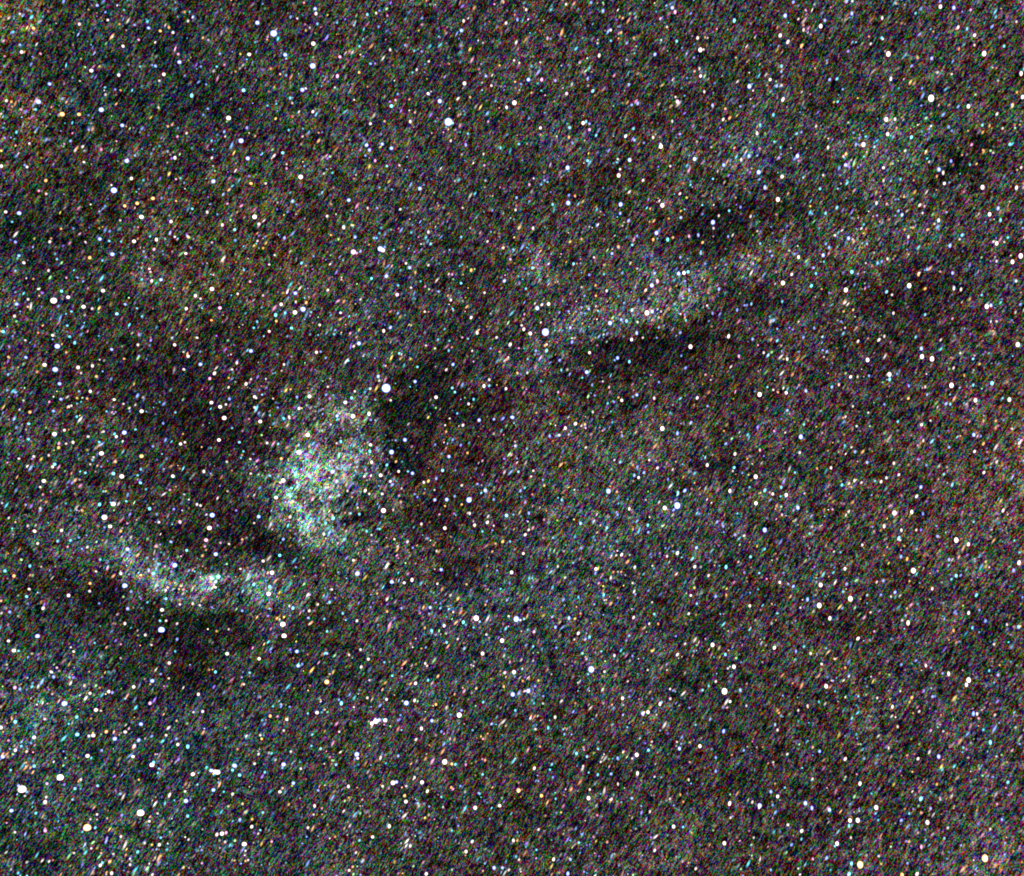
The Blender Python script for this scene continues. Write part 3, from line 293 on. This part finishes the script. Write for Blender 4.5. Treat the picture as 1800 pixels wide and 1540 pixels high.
(3,3): "377,50w1.8 543,75o1.7 410,205w2.6 457,167b1.7 1040,25b1.7 1110,60w1.8 1270,117w2 1228,115b1.7 1410,160w3 1395,195w2.2 1617,127b1.9 1555,97c1.6 278,343w1.6 213,375w1.6 358,315c1.5 768,288w1.6 875,350w1.9 930,240w1.5 1012,285o1.9 1097,237b1.6 1157,278b1.9 1063,383w1.6 1445,398b2.1 1470,400w1.7 1595,407w1.5 78,393o1.6 50,475c1.6 67,513w1.7 912,490w1.6 363,663b2.1 543,717w2 1055,715w1.9 1200,700b2.5 1563,600c2.1 1373,637c1.6 848,640w1.5 37,740w1.5 313,857w1.7 647,890w2.2 1187,895o1.7 1687,880c1.9 20,947b2.1 68,980w2.2 263,1028b2.8 309,1062b2.2 432,1075b2.6 761,1058w2.7 757,1100c1.5 1075,997c2.3 1143,1065b1.9 1075,1095o1.5 993,1100c1.6 577,1147w2.5 631,1148w2.8 570,1187c1.8 937,1148b1.9 1121,1163w2.6 1645,1143b1.8 1210,995p1.5 140,1180w1.9 237,1223w2.2 235,1280c1.5 485,1310w2.5 470,1330c1.7 165,1320b1.8 583,1270w1.6 1563,1210w1.6 1240,1275c1.5 1078,1335p1.8 412,1413b2 315,1420p1.7 1527,1412o3.9 648,1460o4 587,1452c2 980,1450b1.7 570,1527c2.2 942,1530o2.4 1048,1525w2.1 20,1497b1.7 1665,1387b1.4",
}
chart = []
for (tx, ty), s in CHART.items():
    for m in re.finditer(r'(\d+),(\d+)([wbopc])([\d.]+)', s):
        chart.append((tx * 450 + int(m[1]) / 4, ty * 385 + int(m[2]) / 4, m[3], float(m[4])))
chart.sort(key=lambda s: -s[3])
SIZE_R = lambda m: float(np.interp(m, [1.3, 1.8, 2.4, 3.0, 3.5, 4.0, 4.6, 5.6], SIZE_TAB))
SIZE_TAB = [3.2, 4.0, 4.8, 5.6, 6.4, 7.3, 8.5, 10.2]
PEAK = lambda m: float(np.interp(m, [1.3, 1.6, 1.8, 2.0, 2.4, 3.0, 4.0, 5.6], [.42, .7, 1.0, 1.4, 2.3, 3.9, 7, 11]))
STAR_R = 1350.0
UNIT = STAR_R / F                                  # metres per chart unit at the stars' distance

def seeing(x, y):
    """how the stars are drawn out across the sky: sideways in the west, upright in the east"""
    t = x / 1800
    return (1 + .06 * max(0, 1 - 2.2 * t) - .10 * max(0, t - .35), 1 - .04 * max(0, 1 - 2.2 * t) + .20 * max(0, t - .35))

# ---- shapes shared by the bright stars: slightly uneven glowing balls
v3, f3 = ico(3)
def star_mesh(k, lobe=0):
    v = v3.copy(); r = np.random.default_rng(100 + k)
    for _ in range(4):
        d = r.normal(size=3); d[2] *= .3; d /= np.linalg.norm(d)
        v *= (1 + r.uniform(-.07, .07) * (v @ d))[:, None]
    if lobe:                                       # blunt lower and western sides
        v[:, 0] = np.where(v[:, 0] < -.70, -.70 + (v[:, 0] + .70) * .3, v[:, 0])
        v[:, 1] = np.where(v[:, 1] < -.62, -.62 + (v[:, 1] + .62) * .25, v[:, 1])
        v[:, 0] *= 1.03
    me = bpy.data.meshes.new('star_shape')
    me.from_pydata(v.tolist(), [], f3.tolist()); me.shade_smooth(); me.materials.append(MAT_STAR)
    return me
ROUND = [star_mesh(k) for k in range(5)]
BLUNT = [star_mesh(20 + k, 1) for k in range(3)]

# ---- labels: every bright star is told by its look and by the landmark star it stands nearest to
LAND = [((679, 682), 'brightest star of all'), ((959, 583), 'brightest star near the centre'), ((788, 214), 'brightest star above the centre'),
        ((481, 58), 'brightest star by the top edge'), ((39, 1388), 'largest star in the bottom-left corner'), ((153, 1455), 'biggest orange star'),
        ((283, 1107), 'large star in the lower-left dark patch'), ((200, 334), 'brightest star of the upper left'), ((94, 528), 'large star nearest the left edge'),
        ((824, 878), 'large star just below centre'), ((1190, 888), 'brightest star right of centre'), ((1039, 1176), 'brightest star below centre'),
        ((1273, 1214), 'white star lower right'), ((1732, 1508), 'large star in the bottom-right corner'), ((1637, 172), 'large upper-right star'),
        ((498, 1097), 'higher of the twin stars lower left'), ((1598, 502), 'white star at middle right'), ((668, 438), 'double star above centre left')]
OWN = {0: 'brightest and largest star of all, blue-white, between bright cloud and dark lane',
       1: 'brightest star near the centre, blue-white, under the glowing band',
       2: 'brightest star above the centre, blue-white with a small cyan companion',
       3: 'brightest star by the top edge, large and blue-white',
       4: 'largest star in the bottom-left corner, white and squarish, nearest the edge',
       5: 'biggest orange star, glowing amber near the bottom-left corner',
       6: 'large blue-white star on the rim of the lower-left dark patch',
       7: 'brightest star of the upper left, blue-white and oval',
       8: 'large white star nearest the left edge, above the middle of its side',
       9: 'large blue-white star just below centre, among the dark lanes',
       10: 'brightest star right of centre, round and blue-white',
       11: 'brightest star below centre, large round and blue-white',
       12: 'large round white star lower right, alone on darker sky',
       13: 'large pale orange star in the bottom-right corner',
       14: 'large white upper-right star with a violet-blue rim',
       15: 'higher of the twin warm-white stars stacked lower left',
       16: 'oval white star at middle right, alone above a brown patch',
       17: 'elongated blue-white double star above centre left'}
ORD = ['closest', 'second closest', 'third closest', 'fourth closest', 'fifth closest', 'sixth closest', 'seventh closest', 'eighth closest', 'ninth closest', 'tenth closest', 'eleventh closest', 'twelfth closest']
DIRS = ['right of', 'above right of', 'above', 'above left of', 'left of', 'below left of', 'below', 'below right of']
def size_word(m): return 'large' if m >= 3.0 else 'mid-sized' if m >= 2.5 else 'small'
def sector(a, b): return int(round(math.atan2(b[1] - a[1], a[0] - b[0]) / (math.pi / 4))) % 8
N_THINGS = 300
things = chart[:N_THINGS]
land_i = {}
for k, (p, _) in enumerate(LAND):
    i = min(range(N_THINGS), key=lambda j: (things[j][0] - p[0]) ** 2 + (things[j][1] - p[1]) ** 2)
    land_i.setdefault(i, k)
labels = []
for i, s in enumerate(things):
    if i in land_i:
        labels.append(OWN[land_i[i]]); continue
    cls = (size_word(s[3]), s[2])
    best = None
    for li, lk in land_i.items():
        l = things[li]
        d = sector(s, l); dist = math.hypot(s[0] - l[0], s[1] - l[1])
        rank = sum(1 for j, q in enumerate(things) if j != i and j not in land_i and (size_word(q[3]), q[2]) == cls and sector(q, l) == d and math.hypot(q[0] - l[0], q[1] - l[1]) < dist)
        cost = dist + rank * 60
        if best is None or cost < best[0]: best = (cost, rank, d, lk)
    _, rank, d, lk = best
    name = LAND[lk][1]
    txt = '%s %s star, %s such %s the %s' % (cls[0], COLOUR_WORD[cls[1]], ORD[rank], DIRS[d], name)
    if len(txt.split()) > 16: txt = txt.replace(' such ', ' ')
    labels.append(txt)

def link_star(i, s):
    x, y, c, m = s
    blunt = x < 560 and y > 1000 and m > 2.9
    me = (BLUNT if blunt else ROUND)[i % (3 if blunt else 5)]
    o = bpy.data.objects.new('star', me)
    d = chart_dir(x, y)
    dist = STAR_R * (1 + .05 * math.sin(i * 12.9898))
    r = SIZE_R(m) * dist / F
    ex, ey = seeing(x, y)
    o.matrix_world = Matrix.Translation(CENTRE + FRAME @ (d * dist)) @ FRAME.to_4x4() @ Matrix.Diagonal((r * ex, r * ey, r, 1))
    t = TINT[c]
    k = .85 if m > 3.8 else 1
    o.color = (t[0] ** k, t[1] ** k, t[2] ** k, PEAK(m))
    tag(o, labels[i], 'star', 'bright stars of the night sky')
    sc.collection.objects.link(o)
for i, s in enumerate(things): link_star(i, s)

# ---- joined fields of the fainter stars
def star_field(name, P, RX, RY, TILT, COL, sub=1):
    """P: directions (n,3) in the sphere's axes; radii in chart units; TILT of the long side; COL emitted light"""
    v, f = ico(sub); n, k = len(P), len(v)
    P = np.asarray(P); z = P
    up = np.array([0, 1.0, 0]) + np.zeros_like(P)
    bad = np.abs(P[:, 1]) > .95; up[bad] = (1, 0, 0)
    xr = np.cross(z, up); xr /= np.linalg.norm(xr, axis=1)[:, None]
    yu = np.cross(xr, z)
    ca, sa = np.cos(TILT)[:, None], np.sin(TILT)[:, None]
    ax = xr * ca + yu * sa; ay = -xr * sa + yu * ca
    RX = np.asarray(RX) * UNIT; RY = np.asarray(RY) * UNIT; RZ = np.minimum(RX, RY)
    V = (P[:, None, :] * STAR_R + v[None, :, 0:1] * ax[:, None, :] * RX[:, None, None] + v[None, :, 1:2] * ay[:, None, :] * RY[:, None, None]
         + v[None, :, 2:3] * z[:, None, :] * RZ[:, None, None]).reshape(-1, 3)
    Fc = (f[None] + (np.arange(n) * k)[:, None, None]).reshape(-1, 3)
    me = bpy.data.meshes.new(name)
    me.vertices.add(len(V)); me.vertices.foreach_set('co', V.ravel())
    me.loops.add(Fc.size); me.loops.foreach_set('vertex_index', Fc.ravel().astype(np.int32))
    me.polygons.add(len(Fc)); me.polygons.foreach_set('loop_start', np.arange(0, Fc.size, 3, dtype=np.int32))
    me.update(calc_edges=True); me.shade_smooth()
    C = np.repeat(np.concatenate([np.asarray(COL), np.ones((n, 1))], 1), k, axis=0)
    at = me.attributes.new('starlight', 'FLOAT_COLOR', 'POINT'); at.data.foreach_set('color', C.ravel().astype(np.float32))
    me.materials.append(MAT_DUST)
    o = bpy.data.objects.new(name, me); sc.collection.objects.link(o)
    o.matrix_world = Matrix.Translation(CENTRE) @ FRAME.to_4x4()
    return o

rest = chart[N_THINGS:]
P = np.array([chart_dir(s[0], s[1])[:] for s in rest])
ra = np.array([SIZE_R(s[3]) for s in rest]); e = np.array([seeing(s[0], s[1]) for s in rest])
e[:, 1] *= rng.uniform(.92, 1.28, len(rest))
col = np.array([TINT[s[2]] for s in rest]) * np.array([PEAK(s[3]) for s in rest])[:, None]
tilt = np.array([R(rng.uniform(-14, 4)) if rng.random() < .6 else R(rng.uniform(-38, -20)) for _ in rest])
tag(star_field('dim_stars', P, ra * e[:, 0], ra * e[:, 1], tilt, col, 2),
    'dim white, blue and orange stars scattered all over the night sky', 'faint stars', kind='stuff')

FAINT = np.array([(1, .85, .8), (.25, .4, 1), (1, .45, .2), (1, .35, .65), (.15, .8, 1), (.45, 1, .4), (.35, .18, 1), (1, .7, .15)])
FAINT_W = np.array([.16, .2, .15, .11, .16, .06, .09, .07])
def faint(xy, lo, hi, big=1.0, keep_glow=False):
    n = len(xy)
    big = big * 1.12
    P = np.array([chart_dir(a, b)[:] for a, b in xy])
    r = rng.uniform(2.2, 4.2, n) * big
    long = rng.choice([1.0, 1.3, 1.9, 2.8], n, p=[.42, .28, .2, .1])
    k = rng.choice(len(FAINT), n, p=FAINT_W / FAINT_W.sum())
    b = lo * (hi / lo) ** (rng.random(n) ** 1.35)
    if keep_glow: k = rng.choice([0, 1, 4, 4, 5, 2, 3], n)
    tilt = R(STREAK) + rng.normal(0, .14, n)
    return P, r * long, r, tilt, FAINT[k] * b[:, None]

# scattered at random, thicker where the Milky Way glows
DENS = 1.0
xs = rng.uniform(-260, 2060, 60000); ys = rng.uniform(-220, 1760, 60000)
gl = glow((xs - 900) / F, (770 - ys) / F, True).mean(-1)
clump = np.clip(1 + 1.5 * fbm(xs, ys, 24, 51) + .8 * fbm(xs, ys, 90, 57), .15, 2.2)
keep = rng.random(60000) < np.clip((gl - .10) / .30, .05, 1) ** 1.1 * DENS * clump
xy = np.stack([xs[keep], ys[keep]], 1)
a = list(faint(xy, .04, .85))
a[4] = a[4] * (1.35 - .45 * np.clip(xy[:, 0] / 1800, 0, 1))[:, None]
far = rng.normal(size=(9000, 3)); far /= np.linalg.norm(far, axis=1)[:, None]
far = far[~((far[:, 2] < 0) & (np.abs(far[:, 0] / -np.minimum(far[:, 2], -1e-3)) < .47) & (np.abs(far[:, 1] / -np.minimum(far[:, 2], -1e-3)) < .40))]
nf = len(far); kf = rng.choice(len(FAINT), nf)
b = (far, rng.uniform(1.6, 3.6, nf), rng.uniform(1.6, 3.2, nf), rng.uniform(0, 3, nf), FAINT[kf] * rng.uniform(.1, 1.2, nf)[:, None])
a = [np.concatenate([p, q]) for p, q in zip(a, b)]
tag(star_field('star_dust', *a, sub=1), 'countless faint coloured specks of starlight filling the whole sky', 'star dust', kind='stuff')

# three dense clouds of unresolved stars in the Milky Way
CLOUDS = [
 ('pale teal star cloud beside the brightest star, left of centre', [(550, 860, 62, 84, 330), (640, 810, 46, 40, 150), (590, 735, 56, 36, 150), (565, 925, 50, 28, 120)]),
 ('small knotted cyan star cloud in the lower left, above a dark patch', [(265, 1000, 40, 36, 70), (375, 1018, 16, 12, 50), (455, 1028, 36, 34, 80), (340, 1030, 100, 46, 60)]),
 ('thin slanting band of blue-white stars running up right from the centre', [(1185, 500, 44, 34, 120), (1120, 545, 40, 24, 60), (1050, 570, 50, 30, 80), (980, 600, 50, 40, 90)])]
for text, parts in CLOUDS:
    pts = np.concatenate([np.stack([rng.normal(x, sx * .62, n), rng.normal(y, sy * .62, n)], 1) for x, y, sx, sy, n in parts])
    P_, rx, ry, tl, cl = faint(pts, .04, .38, 1.05, True)
    tag(star_field('star_cloud', P_, rx, ry, tl, cl, sub=1), text, 'star cloud', kind='stuff')
